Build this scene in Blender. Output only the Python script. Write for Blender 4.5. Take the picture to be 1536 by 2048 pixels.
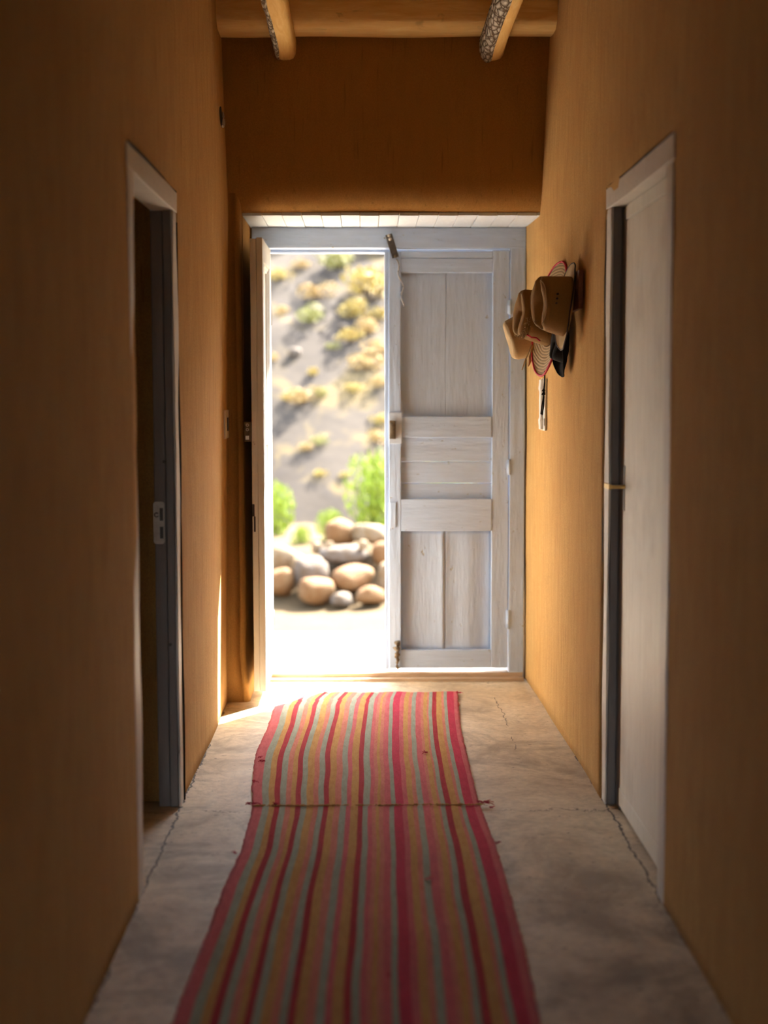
import bpy, bmesh, math, random
from mathutils import Vector, Matrix, noise, Euler
for o in list(bpy.data.objects): bpy.data.objects.remove(o, do_unlink=True)
SC = bpy.context.scene
COL = SC.collection
R = math.radians
random.seed(7)

# ------------------------------------------------------------------ camera
def make_camera():
    pitch, yaw, roll = .0835, .0129, -.0018
    F = Vector((math.sin(yaw)*math.cos(pitch), math.cos(yaw)*math.cos(pitch), -math.sin(pitch)))
    X = Vector((math.cos(yaw), -math.sin(yaw), 0)); U = X.cross(F)
    X2 = X*math.cos(roll) + U*math.sin(roll); U2 = -X*math.sin(roll) + U*math.cos(roll)
    cd = bpy.data.cameras.new('camera'); c = bpy.data.objects.new('camera', cd); COL.objects.link(c)
    m = Matrix((X2, U2, -F)).transposed().to_4x4(); m.translation = Vector((0, 0, 1.41))
    c.matrix_world = m
    cd.sensor_fit = 'VERTICAL'; cd.sensor_height = 36; cd.sensor_width = 27
    cd.lens = 2831.9/2048*36
    cd.clip_start = .05; cd.clip_end = 300
    cd.dof.use_dof = True; cd.dof.focus_distance = 5.7; cd.dof.aperture_fstop = 1.4
    SC.camera = c
make_camera()
SC.view_settings.view_transform = 'Standard'; SC.view_settings.look = 'None'
SC.view_settings.gamma = 1; SC.view_settings.use_curve_mapping = False
SC.view_settings.exposure = 0.6

# ------------------------------------------------------------------ light
W = bpy.data.worlds.new('sky'); SC.world = W; W.use_nodes = True
wn = W.node_tree.nodes; wl = W.node_tree.links; wn.clear()
wo = wn.new('ShaderNodeOutputWorld'); wb = wn.new('ShaderNodeBackground'); ws = wn.new('ShaderNodeTexSky')
ws.sky_type = 'NISHITA'; ws.sun_disc = False; ws.sun_elevation = R(48); ws.sun_rotation = R(35); ws.dust_density = 2.5
ws.air_density = 1.0
wb.inputs['Strength'].default_value = 1.5
whs = wn.new('ShaderNodeHueSaturation'); whs.inputs['Saturation'].default_value = .7
wl.new(ws.outputs[0], whs.inputs['Color']); wl.new(whs.outputs[0], wb.inputs[0]); wl.new(wb.outputs[0], wo.inputs[0])
sd = bpy.data.lights.new('sun', 'SUN'); sun = bpy.data.objects.new('sun', sd); COL.objects.link(sun)
sd.energy = 48; sd.angle = R(.53); sd.color = (1, .95, .86)
SUND = Vector((-.72, -1.0, -1.3)).normalized()
sun.rotation_euler = SUND.to_track_quat('-Z', 'Y').to_euler(); sun.location = (4, 10, 8)

# ------------------------------------------------------------------ node helpers
class NT:
    def __init__(s, name):
        s.m = bpy.data.materials.new(name); s.m.use_nodes = True
        s.t = s.m.node_tree; s.n = s.t.nodes; s.l = s.t.links
        s.b = s.n['Principled BSDF']; s.tc = s.n.new('ShaderNodeTexCoord'); s.v = s.tc.outputs['Object']
    def mp(s, scale=(1, 1, 1), rot=(0, 0, 0), loc=(0, 0, 0), src=None):
        n = s.n.new('ShaderNodeMapping'); n.inputs['Scale'].default_value = scale
        n.inputs['Rotation'].default_value = rot; n.inputs['Location'].default_value = loc
        s.l.new(src or s.v, n.inputs['Vector']); return n.outputs[0]
    def noise(s, scale, detail=4, rough=.6, vec=None, dist=0):
        n = s.n.new('ShaderNodeTexNoise'); n.inputs['Scale'].default_value = scale
        n.inputs['Detail'].default_value = detail; n.inputs['Roughness'].default_value = rough
        n.inputs['Distortion'].default_value = dist
        s.l.new(vec or s.v, n.inputs['Vector']); return n.outputs['Fac']
    def ramp(s, fac, stops):
        n = s.n.new('ShaderNodeValToRGB'); e = n.color_ramp.elements
        while len(e) < len(stops): e.new(.5)
        for i, (p, c) in enumerate(stops):
            e[i].position = p; e[i].color = c if len(c) == 4 else (*c, 1)
        s.l.new(fac, n.inputs[0]); return n.outputs[0]
    def mix(s, fac, a, b, mode='MIX'):
        n = s.n.new('ShaderNodeMix'); n.data_type = 'RGBA'; n.blend_type = mode
        for sock, val in ((n.inputs[0], fac), (n.inputs[6], a), (n.inputs[7], b)):
            if isinstance(val, (int, float)): sock.default_value = val
            elif isinstance(val, tuple): sock.default_value = (*val[:3], 1)
            else: s.l.new(val, sock)
        return n.outputs[2]
    def math(s, op, a, b=0.0, c=None):
        n = s.n.new('ShaderNodeMath'); n.operation = op
        for i, val in enumerate((a, b) if c is None else (a, b, c)):
            if isinstance(val, (int, float)): n.inputs[i].default_value = val
            else: s.l.new(val, n.inputs[i])
        return n.outputs[0]
    def col(s, c):
        if isinstance(c, tuple): s.b.inputs['Base Color'].default_value = (*c[:3], 1)
        else: s.l.new(c, s.b.inputs['Base Color'])
        return s
    def rough(s, r, spec=.5, metal=0):
        s.b.inputs['Roughness'].default_value = r; s.b.inputs['Specular IOR Level'].default_value = spec
        s.b.inputs['Metallic'].default_value = metal; return s
    def bump(s, h, strength=.3, dist=.01, prev=None):
        n = s.n.new('ShaderNodeBump'); n.inputs['Strength'].default_value = strength
        n.inputs['Distance'].default_value = dist; s.l.new(h, n.inputs['Height'])
        if prev: s.l.new(prev, n.inputs['Normal'])
        s.l.new(n.outputs[0], s.b.inputs['Normal']); return n.outputs[0]

M = {}
def simple(name, c, rough=.6, spec=.4, metal=0, var=.12, scale=40, bump=0.0, bscale=200):
    t = NT(name); f = t.noise(scale, 3)
    lo = tuple(x*(1-var) for x in c); hi = tuple(min(1, x*(1+var)) for x in c)
    t.col(t.ramp(f, [(.3, lo), (.7, hi)])).rough(rough, spec, metal)
    if bump: t.bump(t.noise(bscale, 2), bump, .002)
    M[name] = t.m; return t.m

def adobe(name, seed, lo, hi, stain):
    t = NT(name)
    st = t.noise(20, 6, .72, t.mp((1, 1, .22), loc=(seed, 0, 0)), .5)
    big = t.noise(2.2, 3, .5, t.mp((1, 1, .6), loc=(0, seed, 0)))
    c = t.ramp(st, [(.25, lo), (.75, hi)])
    gr = t.noise(190, 3, .8)
    c = t.mix(t.ramp(gr, [(.42, (.42, .42, .42)), (.60, (0, 0, 0))]), c, tuple(x*.6 for x in lo))
    c = t.mix(t.ramp(big, [(.45, (0, 0, 0)), (.75, (1, 1, 1))]), c, t.mix(.5, c, stain))
    # thin dark vertical scratches left by the trowel
    sc = t.noise(60, 2, .5, t.mp((1, 1, .07), loc=(seed*2, 3, 0)))
    c = t.mix(t.ramp(sc, [(.63, (0, 0, 0)), (.72, (.5, .5, .5))]), c, tuple(x*.55 for x in stain))
    t.col(c).rough(.93, .15)
    g = t.noise(330, 3, .7)
    b = t.bump(g, .8, .004)
    b = t.bump(t.noise(26, 5, .65, t.mp((1, 1, .16))), .5, .006, b)
    t.bump(t.noise(6, 3, .5), .4, .012, b)
    M[name] = t.m; return t.m
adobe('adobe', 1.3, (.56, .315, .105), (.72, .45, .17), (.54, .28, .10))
adobe('adobe_end_shaded', 4.1, (.42, .215, .055), (.50, .26, .075), (.38, .20, .05))  # darkened adobe: the end wall's shade is put into its colour

def paint(name, base, chip=(.30, .25, .20), chips=.67, rot=False, dirt=.25):
    t = NT(name)
    s = (1, 1, .14) if not rot else (.14, 1, 1)
    gr = t.noise(45, 5, .6, t.mp(s))
    c = t.ramp(gr, [(.3, tuple(x*.90 for x in base)), (.7, base)])
    d = t.noise(3.5, 4, .6)
    c = t.mix(t.ramp(d, [(.5, (0, 0, 0)), (.8, (dirt, dirt, dirt))]), c, (.42, .38, .33))
    ch = t.noise(38, 4, .75, t.mp((1, 1, .45) if not rot else (.45, 1, 1), loc=(5, 2, 1)), .6)
    cm = t.ramp(ch, [(chips, (0, 0, 0)), (chips+.012, (1, 1, 1))])
    c = t.mix(cm, c, chip)
    t.col(c).rough(.5, .35)
    b = t.bump(gr, .5, .006)
    b = t.bump(t.ramp(ch, [(chips-.05, (1, 1, 1)), (chips+.01, (0, 0, 0))]), .5, .002, b)
    t.bump(t.noise(14, 4, .6, t.mp(s)), .6, .008, b)
    M[name] = t.m; return t.m
paint('grey_blue_paint', (.50, .61, .80))
paint('grey_blue_paint_rail', (.50, .61, .80), rot=True)
paint('grey_blue_panel', (.49, .595, .77), chips=.69)
paint('cream_paint', (.70, .69, .64), chips=.73)
paint('soffit_paint', (.70, .78, .86), chips=.9, dirt=.05)
paint('weathered_frame', (.76, .73, .68), chip=(.32, .26, .20), chips=.66, dirt=.5)
paint('weathered_frame_rail', (.76, .73, .68), chip=(.32, .26, .20), chips=.66, rot=True, dirt=.5)
paint('slate_paint', (.27, .24, .225), chips=.8, dirt=.05)
paint('white_door_paint', (.86, .85, .77), chips=.76, dirt=.45)

def wood(name, lo, hi, axis='Y', knots=True, rough=.7, sat=1):
    t = NT(name)
    sc = {'X': (.12, 1, 1), 'Y': (1, .12, 1), 'Z': (1, 1, .12)}[axis]
    g = t.noise(38, 6, .65, t.mp(sc), 1.2)
    c = t.ramp(g, [(.30, lo), (.55, tuple((a+b)/2 for a, b in zip(lo, hi))), (.75, hi)])
    if knots:
        k = t.noise(9, 3, .6, t.mp({'X': (.5, 1, 1), 'Y': (1, .5, 1), 'Z': (1, 1, .5)}[axis], loc=(3, 1, 4)), 1)
        c = t.mix(t.ramp(k, [(.62, (0, 0, 0)), (.74, (.8, .8, .8))]), c, tuple(x*.3 for x in lo))
    t.col(c).rough(rough, .25); t.bump(g, .5, .004)
    M[name] = t.m; return t.m
wood('log_wood', (.80, .50, .17), (.95, .72, .32), 'X')
wood('pole_wood', (.80, .47, .14), (.95, .68, .28), 'Y')
wood('sill_wood', (.40, .27, .17), (.62, .47, .33), 'X')
wood('ceiling_wood', (.40, .24, .10), (.58, .37, .17), 'X')
wood('rack_wood', (.16, .06, .03), (.27, .11, .06), 'Y', False, .4)

def bark():
    t = NT('bark'); v = t.n.new('ShaderNodeTexVoronoi'); v.inputs['Scale'].default_value = 42
    v.feature = 'DISTANCE_TO_EDGE'
    t.l.new(t.mp((1, .35, 1)), v.inputs['Vector'])
    pl = t.ramp(v.outputs['Distance'], [(.02, (.09, .06, .04)), (.09, (.40, .35, .28)), (.3, (.66, .62, .55))])
    c = t.mix(t.ramp(t.noise(25, 3), [(.5, (0, 0, 0)), (.68, (1, 1, 1))]), pl, (.16, .11, .07))
    t.col(c).rough(.95, .1); t.bump(v.outputs['Distance'], 1, .02); M['bark'] = t.m
bark()

def floor_mat():
    t = NT('concrete_floor')
    big = t.noise(2.6, 7, .66, t.mp((1, .75, 1)), .6)
    fine = t.noise(30, 5, .7)
    c = t.ramp(big, [(.34, (.35, .255, .15)), (.50, (.60, .465, .295)), (.66, (.72, .59, .40))])
    c = t.mix(t.ramp(fine, [(.4, (0, 0, 0)), (.7, (.45, .45, .45))]), c, (.27, .21, .15))
    st = t.noise(3.2, 7, .72, t.mp((.7, .8, 1), loc=(7, 3, 0)), 1.2)
    c = t.mix(t.ramp(st, [(.50, (0, 0, 0)), (.68, (.8, .8, .8))]), c, (.22, .17, .11))
    sp = t.noise(55, 2, .5, t.mp((.6, 1, 1), loc=(2, 9, 0)))
    c = t.mix(t.ramp(sp, [(.70, (0, 0, 0)), (.72, (.8, .8, .8))]), c, (.12, .09, .07))
    sx = t.n.new('ShaderNodeSeparateXYZ'); t.l.new(t.v, sx.inputs[0]); X, Y = sx.outputs[0], sx.outputs[1]
    wob = t.noise(3, 6, .75, t.mp((1, 1, 1), loc=(4, 4, 0)))
    wob2 = t.noise(9, 4, .7, t.mp((1, 1, 1), loc=(1, 8, 0)))
    def crack(pos, base, amp, w, w2=wob):
        d = t.math('ABSOLUTE', t.math('SUBTRACT', pos, t.math('MULTIPLY_ADD', w2, amp, base-amp*.5)))
        return t.math('LESS_THAN', d, w)
    gate_l = t.math('LESS_THAN', X, -.30); gate_r = t.math('GREATER_THAN', X, .38)
    cr = t.math('MULTIPLY', crack(Y, 4.70, .32, .0022), t.math('MAXIMUM', gate_l, gate_r))
    cr2 = crack(X, -.638, .06, .0035, wob2); cr3 = crack(X, .823, .06, .0035, wob2)
    cr4 = t.math('MULTIPLY', crack(Y, 3.86, .5, .0012, t.noise(2, 6, .8)), gate_r)
    cr5 = t.math('MULTIPLY', crack(X, .60, .08, .0018, wob2), t.math('MULTIPLY', t.math('GREATER_THAN', wob, .5), t.math('GREATER_THAN', Y, 5.4)))
    a = t.math('MAXIMUM', t.math('MAXIMUM', cr, cr2), t.math('MAXIMUM', cr3, t.math('MAXIMUM', cr4, cr5)))
    c = t.mix(a, c, (.09, .065, .045))
    t.col(c).rough(.62, .35)
    b = t.bump(big, .25, .02); b = t.bump(fine, .25, .003, b); t.bump(t.math('SUBTRACT', 1, a), .6, .004, b)
    M['floor'] = t.m
floor_mat()

def cloth(name, c, c2):
    t = NT(name)
    f = t.noise(90, 3, .7, t.mp((1, .18, 1)))
    big = t.noise(7, 4, .6)
    k = t.ramp(f, [(.32, c2), (.62, c)])
    k = t.mix(t.ramp(big, [(.35, (.35, .35, .35)), (.65, (0, 0, 0))]), k, tuple(x*.72 for x in c))
    w = t.n.new('ShaderNodeTexWave'); w.inputs['Scale'].default_value = 55; w.bands_direction = 'Y'
    w.inputs['Distortion'].default_value = 2.2; w.inputs['Detail Scale'].default_value = 6
    t.l.new(t.v, w.inputs['Vector'])
    k = t.mix(t.ramp(w.outputs[0], [(.1, (.28, .28, .28)), (.6, (0, 0, 0))]), k, tuple(x*.55 for x in c))
    fl = t.noise(230, 2, .6, t.mp((.6, 1.3, 1)))
    k = t.mix(t.ramp(fl, [(.56, (0, 0, 0)), (.75, (.35, .35, .35))]), k, tuple(min(1, x*1.1+.10) for x in c))
    t.col(k).rough(.95, .08)
    b = t.bump(w.outputs[0], .5, .003); t.bump(fl, .6, .003, b)
    M[name] = t.m
cloth('rug_pink', (.62, .155, .16), (.48, .11, .11))
cloth('rug_rose', (.62, .23, .17), (.50, .16, .10))
cloth('rug_ochre', (.56, .32, .105), (.46, .22, .07))
cloth('rug_sage', (.36, .38, .29), (.28, .29, .21))
cloth('rug_red', (.43, .045, .055), (.32, .03, .035))
cloth('rug_crimson', (.55, .05, .09), (.42, .04, .07))

def straw(name, c, bands=60, wdir=True, axis='Z'):
    t = NT(name)
    w = t.n.new('ShaderNodeTexWave'); w.wave_type = 'RINGS'; w.rings_direction = 'Z'
    w.inputs['Scale'].default_value = bands; w.inputs['Distortion'].default_value = 1.2; w.inputs['Detail'].default_value = 2
    t.l.new(t.v, w.inputs['Vector'])
    f = t.noise(160, 3, .7, t.mp((1, 1, 3)))
    lo = tuple(x*.55 for x in c)
    k = t.ramp(w.outputs[0] if wdir else f, [(.15, lo), (.55, c)])
    k = t.mix(t.ramp(f, [(.45, (0, 0, 0)), (.8, (.6, .6, .6))]), k, lo)
    t.col(k).rough(.75, .25); b = t.bump(w.outputs[0] if wdir else f, .5, .002); t.bump(f, .3, .001, b)
    M[name] = t.m
straw('tan_straw', (.34, .195, .06), 40, False)
straw('woven_straw', (.60, .44, .24), 26)
straw('pale_straw', (.56, .41, .21), 40, False)
simple('red_trim', (.62, .03, .06), .6)
simple('dark_trim', (.035, .02, .02), .6)
simple('black_felt', (.018, .017, .017), .9, .15)
simple('grey_band', (.13, .13, .12), .8)
simple('tan_strap', (.50, .28, .10), .6)
simple('black_cord', (.012, .01, .01), .8)
simple('white_plastic', (.80, .78, .72), .35, .5, var=.03)
simple('grey_print', (.35, .35, .35), .5)
simple('dark_metal', (.10, .085, .075), .5, .5, .6, .3)
simple('rust_metal', (.17, .13, .085), .7, .3, .4, .35, bump=.4)
simple('screw_metal', (.55, .5, .42), .35, .5, .8)
simple('brass', (.70, .50, .20), .3, .5, .9)
simple('plate_metal', (.55, .50, .44), .45, .5, .3)
simple('old_cord', (.42, .41, .42), .8)
simple('lock_paint', (.58, .65, .76), .5, .4, var=.06)
simple('ivory_plastic', (.62, .52, .36), .4, .5, var=.05)
simple('void_dark', (.02, .015, .01), .9)
simple('outer_wall', (.45, .27, .12), .9)

def ground_mat(name, lo, hi, dk, scale=3):
    t = NT(name); n1 = t.noise(scale, 5, .65); n2 = t.noise(scale*9, 3, .6)
    c = t.ramp(n1, [(.3, lo), (.7, hi)]); c = t.mix(t.ramp(n2, [(.5, (0, 0, 0)), (.75, (.5, .5, .5))]), c, dk)
    t.col(c).rough(.95, .1); t.bump(n2, .4, .03); M[name] = t.m
ground_mat('porch', (.50, .42, .30), (.62, .54, .42), (.45, .36, .24))
ground_mat('yard', (.055, .036, .017), (.085, .058, .028), (.035, .024, .013), .8)
def hill_grass():
    t = NT('hill'); n1 = t.noise(.5, 5, .65); n2 = t.noise(4.5, 3, .6)
    c = t.ramp(n1, [(.3, (.034, .0265, .020)), (.7, (.053, .0425, .032))])
    c = t.mix(t.ramp(n2, [(.5, (0, 0, 0)), (.75, (.5, .5, .5))]), c, (.028, .024, .023))
    g = t.noise(.75, 5, .7, t.mp((1, 1, .6), loc=(3.2, 1.7, 0)), .8)
    c = t.mix(t.ramp(g, [(.52, (0, 0, 0)), (.64, (.75, .75, .75))]), c, (.115, .083, .035))
    t.col(c).rough(.95, .1); t.bump(n2, .4, .03); M['hill'] = t.m
hill_grass()
ground_mat('hill_plain', (.034, .027, .021), (.054, .044, .033), (.026, .022, .019), .5)
def rock_mat(name, top, side):
    t = NT(name); n1 = t.noise(6, 4, .6)
    c = t.ramp(n1, [(.35, side), (.65, top)])
    t.col(c).rough(.85, .25); t.bump(t.noise(18, 4, .6), .6, .03); M[name] = t.m
rock_mat('rock_orange', (.15, .085, .034), (.12, .052, .014))
rock_mat('rock_pale', (.19, .14, .085), (.14, .085, .035))
rock_mat('rock_grey', (.10, .080, .062), (.085, .055, .030))
def leafmat(name, a, b):
    t = NT(name); oi = t.n.new('ShaderNodeNewGeometry')
    c = t.ramp(oi.outputs['Random Per Island'], [(0, a), (1, b)])
    t.col(c).rough(.7, .2)
    M[name] = t.m
leafmat('leaf_yellow', (.22, .16, .035), (.40, .29, .075))
leafmat('leaf_straw', (.24, .16, .05), (.42, .29, .12))
leafmat('leaf_olive', (.14, .14, .035), (.27, .25, .07))
leafmat('leaf_green', (.13, .19, .015), (.30, .36, .04))
simple('stem', (.06, .04, .025), .9)

# ------------------------------------------------------------------ mesh helpers
def finish(name, bm, mats, parent=None, smooth=False, bevel=0, autosm=None):
    me = bpy.data.meshes.new(name); bm.normal_update(); bm.to_mesh(me); bm.free()
    for m in (mats if isinstance(mats, (list, tuple)) else [mats]): me.materials.append(M[m] if isinstance(m, str) else m)
    if smooth:
        for p in me.polygons: p.use_smooth = True
    o = bpy.data.objects.new(name, me); COL.objects.link(o)
    if parent: o.parent = parent
    if bevel:
        b = o.modifiers.new('bevel', 'BEVEL'); b.width = bevel; b.segments = 2; b.limit_method = 'ANGLE'; b.angle_limit = R(40)
    return o
def tag(o, label=None, cat=None, group=None, kind=None):
    if label: o['label'] = label
    if cat: o['category'] = cat
    if group: o['group'] = group
    if kind: o['kind'] = kind
    return o
def empty(name, loc=(0, 0, 0), **k):
    o = bpy.data.objects.new(name, None); COL.objects.link(o); o.location = loc; o.empty_display_size = .1
    return tag(o, **k)
def local(o, parent_loc):
    # geometry authored in world space, origin moved so that the child sits right under its parent Empty
    o.data.transform(Matrix.Translation(-Vector(parent_loc))); return o
def box(bm, x0, x1, y0, y1, z0, z1, mi=0):
    v = [bm.verts.new(p) for p in ((x0, y0, z0), (x1, y0, z0), (x1, y1, z0), (x0, y1, z0), (x0, y0, z1), (x1, y0, z1), (x1, y1, z1), (x0, y1, z1))]
    for f in ((0, 3, 2, 1), (4, 5, 6, 7), (0, 1, 5, 4), (1, 2, 6, 5), (2, 3, 7, 6), (3, 0, 4, 7)):
        bm.faces.new([v[i] for i in f]).material_index = mi
def wbox(bm, x0, x1, y0, y1, z0, z1, amp=.002, step=.08, seed=0):
    """a hand-planed board: box cut along its length with slightly wandering faces"""
    L = [x1-x0, y1-y0, z1-z0]; ax = L.index(max(L)); n = max(2, int(L[ax]/step))
    rings = []
    for i in range(n+1):
        f = i/n; ring = []
        if ax == 2: c = [(x0, y0), (x1, y0), (x1, y1), (x0, y1)]; P = [(a, b, z0+(z1-z0)*f) for a, b in c]
        elif ax == 0: c = [(y0, z0), (y1, z0), (y1, z1), (y0, z1)]; P = [(x0+(x1-x0)*f, a, b) for a, b in c]
        else: c = [(x0, z0), (x0, z1), (x1, z1), (x1, z0)]; P = [(a, y0+(y1-y0)*f, b) for a, b in c]
        for j, p in enumerate(P):
            p = Vector(p); d = noise.noise_vector(p*3+Vector((seed, j*7.3, 0)))*amp; d[ax] = 0
            ring.append(bm.verts.new(p+d))
        rings.append(ring)
    for a, b in zip(rings, rings[1:]):
        for j in range(4): bm.faces.new((a[j], a[(j+1) % 4], b[(j+1) % 4], b[j]))
    bm.faces.new(rings[0][::-1]); bm.faces.new(rings[-1])
def cyl(bm, a, b, r, r2=None, n=12, mi=0):
    a, b = Vector(a), Vector(b); r2 = r if r2 is None else r2
    q = (b-a).to_track_quat('Z', 'Y'); A, B = [], []
    for i in range(n):
        t = 2*math.pi*i/n; d = q @ Vector((math.cos(t), math.sin(t), 0))
        A.append(bm.verts.new(a+d*r)); B.append(bm.verts.new(b+d*r2))
    for i in range(n): bm.faces.new((A[i], A[(i+1) % n], B[(i+1) % n], B[i])).material_index = mi
    bm.faces.new(A[::-1]).material_index = mi; bm.faces.new(B).material_index = mi
def tube(bm, pts, r, n=6, taper=None):
    pts = [Vector(p) for p in pts]; rings = []
    for i, p in enumerate(pts):
        d = (pts[min(i+1, len(pts)-1)]-pts[max(i-1, 0)]).normalized(); q = d.to_track_quat('Z', 'Y')
        rr = r[i] if isinstance(r, (list, tuple)) else r
        rings.append([bm.verts.new(p+q @ Vector((math.cos(2*math.pi*k/n)*rr, math.sin(2*math.pi*k/n)*rr, 0))) for k in range(n)])
    for a, b in zip(rings, rings[1:]):
        for k in range(n): bm.faces.new((a[k], a[(k+1) % n], b[(k+1) % n], b[k]))
    bm.faces.new(rings[0][::-1]); bm.faces.new(rings[-1])
def NEW(): return bmesh.new()

# ------------------------------------------------------------------ the room shell
H = 3.22
def grid_vals(a, b, step, fixed):
    v = sorted(set([a, b]+[f for f in fixed if a < f < b])); out = []
    for p, q in zip(v, v[1:]):
        n = max(1, round((q-p)/step)); out += [p+(q-p)*i/n for i in range(n)]
    return out+[v[-1]]
def side_wall(name, side, y1, hy0, hy1, hz, xf, label):
    ys = grid_vals(-2.6, y1, .07, [hy0, hy1]); zs = grid_vals(-.02, H, .07, [hz])
    bm = NEW(); V = {}
    for i, y in enumerate(ys):
        for j, z in enumerate(zs):
            V[i, j] = bm.verts.new((xf(y, z), y, z))
    for i in range(len(ys)-1):
        for j in range(len(zs)-1):
            if ys[i] >= hy0-1e-6 and ys[i+1] <= hy1+1e-6 and zs[j+1] <= hz+1e-6: continue
            q = (V[i, j], V[i+1, j], V[i+1, j+1], V[i, j+1])
            bm.faces.new(q if side < 0 else q[::-1])
    # thickness
    geo = bmesh.ops.extrude_face_region(bm, geom=bm.faces[:])
    for v in [g for g in geo['geom'] if isinstance(g, bmesh.types.BMVert)]: v.co.x += side*.36
    bmesh.ops.recalc_face_normals(bm, faces=bm.faces[:])
    o = finish(name, bm, 'adobe', smooth=False)
    for p in o.data.polygons: p.use_smooth = abs(p.normal.x) > .8
    return tag(o, label, 'wall', kind='structure')
def nz(y, z, s, a=.006):
    return noise.noise(Vector((s, y*1.3, z*1.1)))*a + noise.noise(Vector((s+9, y*5, z*4)))*a*.3
def xl(y, z):
    x = -.637 + .028*max(0, min(1, (z-.2)/2)) * max(0, min(1, (y-5)/1.3)) - .022*max(0, (z-2.3)/.7)*max(0, min(1, (y-5)/1.3))
    return x + nz(y, z, 1)
def xr(y, z):
    b = .817 + .004*math.exp(-((y-3.9)/.5)**2)
    t = max(0, min(1, (y-5.2)/1.8)); b = b*(1-t) + (.788-.010*min(1, z/2))*t
    b += .028*max(0, (z-2.3)/.7)*max(0, min(1, (y-4.8)/1.3))
    return b + nz(y, z, 2)
side_wall('wall_left', -1, 6.46, 3.93, 4.83, 2.06, xl, 'ochre adobe wall on the left holding the dark open doorway')
side_wall('wall_right', 1, 7.04, 3.86, 4.83, 2.07, xr, 'ochre adobe wall on the right where the hats hang')

# end wall: lintel with a rounded lower edge, left pier, facade
def end_wall():
    bm = NEW()
    # profile of the lintel in (y, z)
    prof = [(6.40, H)]
    for k in range(1, 12): prof.append((6.40, H-(H-2.33)*k/12))
    for k in range(0, 9):
        a = R(90*k/8); prof.append((6.40+.10*(1-math.cos(a)), 2.35-.137*math.sin(a)))
    prof += [(6.7, 2.226), (7.06, 2.226)]
    xs = [-.70+.03*i for i in range(54)]
    rows = []
    for x in xs:
        row = []
        for (y, z) in prof:
            n = noise.noise(Vector((x*1.6, y*2, z*1.6)))*.006+noise.noise(Vector((x*6, y*2, z*6)))*.0015
            sag = .006*math.sin(x*3.1+1) if z < 2.4 else 0
            row.append(bm.verts.new((x, y+n if y < 6.6 else y, z+sag*(1 if y < 6.6 else 0)+(n*.6 if z < 2.3 and y < 6.6 else 0))))
        rows.append(row)
    for a, b in zip(rows, rows[1:]):
        for j in range(len(prof)-1): bm.faces.new((a[j], a[j+1], b[j+1], b[j]))
    for f in bm.faces: f.smooth = True
    # left pier with a rounded corner at the reveal
    pp = []
    for k in range(6): pp.append((-.70+(.70-.575)*k/5, 6.405))
    for k in range(7):
        a = R(90*k/6); pp.append((-.575+.028*math.sin(a), 6.405+.028*(1-math.cos(a))))
    for k in range(1, 7): pp.append((-.547+.004*k/6, 6.433+.6*k/6))
    zs = [-.02+.08*i for i in range(29)]+[2.30]
    rows = []
    for z in zs:
        rows.append([bm.verts.new((x+noise.noise(Vector((x*3, y*3, z*2.2)))*.007-(.006 if z > .15 else -.012*(1-z/.15)), y+noise.noise(Vector((x*3+5, y*3, z*2.5)))*.006, z)) for x, y in pp])
    for a, b in zip(rows, rows[1:]):
        for j in range(len(pp)-1):
            f = bm.faces.new((a[j], a[j+1], b[j+1], b[j])); f.smooth = True
    # the mass behind and the facade, out to both sides
    box(bm, -3.4, -.70, 6.42, 7.3, -.02, H); box(bm, -.70, -.552, 6.47, 7.3, -.02, 2.24)
    box(bm, .84, 3.4, 6.42, 7.3, -.02, H); box(bm, -.70, .86, 6.52, 7.3, 2.24, H); box(bm, -.56, .84, 7.035, 7.3, 2.17, 2.25)
    return tag(finish('wall_end', bm, 'adobe_end_shaded'), 'ochre adobe wall, coloured dark for shade, above the double door, rounded at its lower edge', 'wall', kind='structure')
end_wall()
bm = NEW(); box(bm, -3.4, -.33, -2.8, -2.6, -.02, H); box(bm, .48, 3.4, -2.8, -2.6, -.02, H); box(bm, -.33, .48, -2.8, -2.6, 2.1, H)  # opening behind the camera is added to bring daylight onto camera-facing surfaces
tag(finish('wall_near', bm, 'adobe'), 'ochre adobe wall at the near end of the hall, with an unseen opening added for daylight', 'wall', kind='structure')
for nm, x0, x1, lb in (('wall_room_left', -3.4, -3.2, 'ochre far wall of the dark room through the left doorway'), ('wall_room_right', 3.2, 3.4, 'ochre far wall of the closed room behind the right door')):
    bm = NEW(); box(bm, x0, x1, -2.6, 6.42, -.02, H)
    tag(finish(nm, bm, 'adobe'), lb, 'wall', kind='structure')
# floor
bm = NEW(); n = 120
xs = [-3.4+6.8*i/68 for i in range(69)]; ys = [-2.8+9.72*i/97 for i in range(98)]
V = [[bm.verts.new((x, y, noise.noise(Vector((x*.9, y*.9, 0)))*.0025)) for y in ys] for x in xs]
for i in range(68):
    for j in range(97): bm.faces.new((V[i][j], V[i+1][j], V[i+1][j+1], V[i][j+1])).smooth = True
geo = bmesh.ops.extrude_face_region(bm, geom=bm.faces[:])
for v in [g for g in geo['geom'] if isinstance(g, bmesh.types.BMVert)]: v.co.z = -.15
bmesh.ops.recalc_face_normals(bm, faces=bm.faces[:])
tag(finish('floor', bm, 'floor'), 'worn cracked grey-brown concrete floor of the hall', 'floor', kind='structure')
# ceiling: boards laid across the poles
bm = NEW(); y = -2.8; k = 0
while y < 7.08:
    w = .17+.03*noise.noise(Vector((k, 0, 0))); wbox(bm, -3.4, 3.4, y, min(7.08, y+w-.004), 3.14+.003*(k % 2), 3.20, .003, .5, k); y += w; k += 1
box(bm, -3.45, 3.45, -2.85, 7.5, 3.20, 3.34)
tag(finish('ceiling', bm, 'ceiling_wood'), 'brown board ceiling above the beams', 'ceiling', kind='structure')

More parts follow.
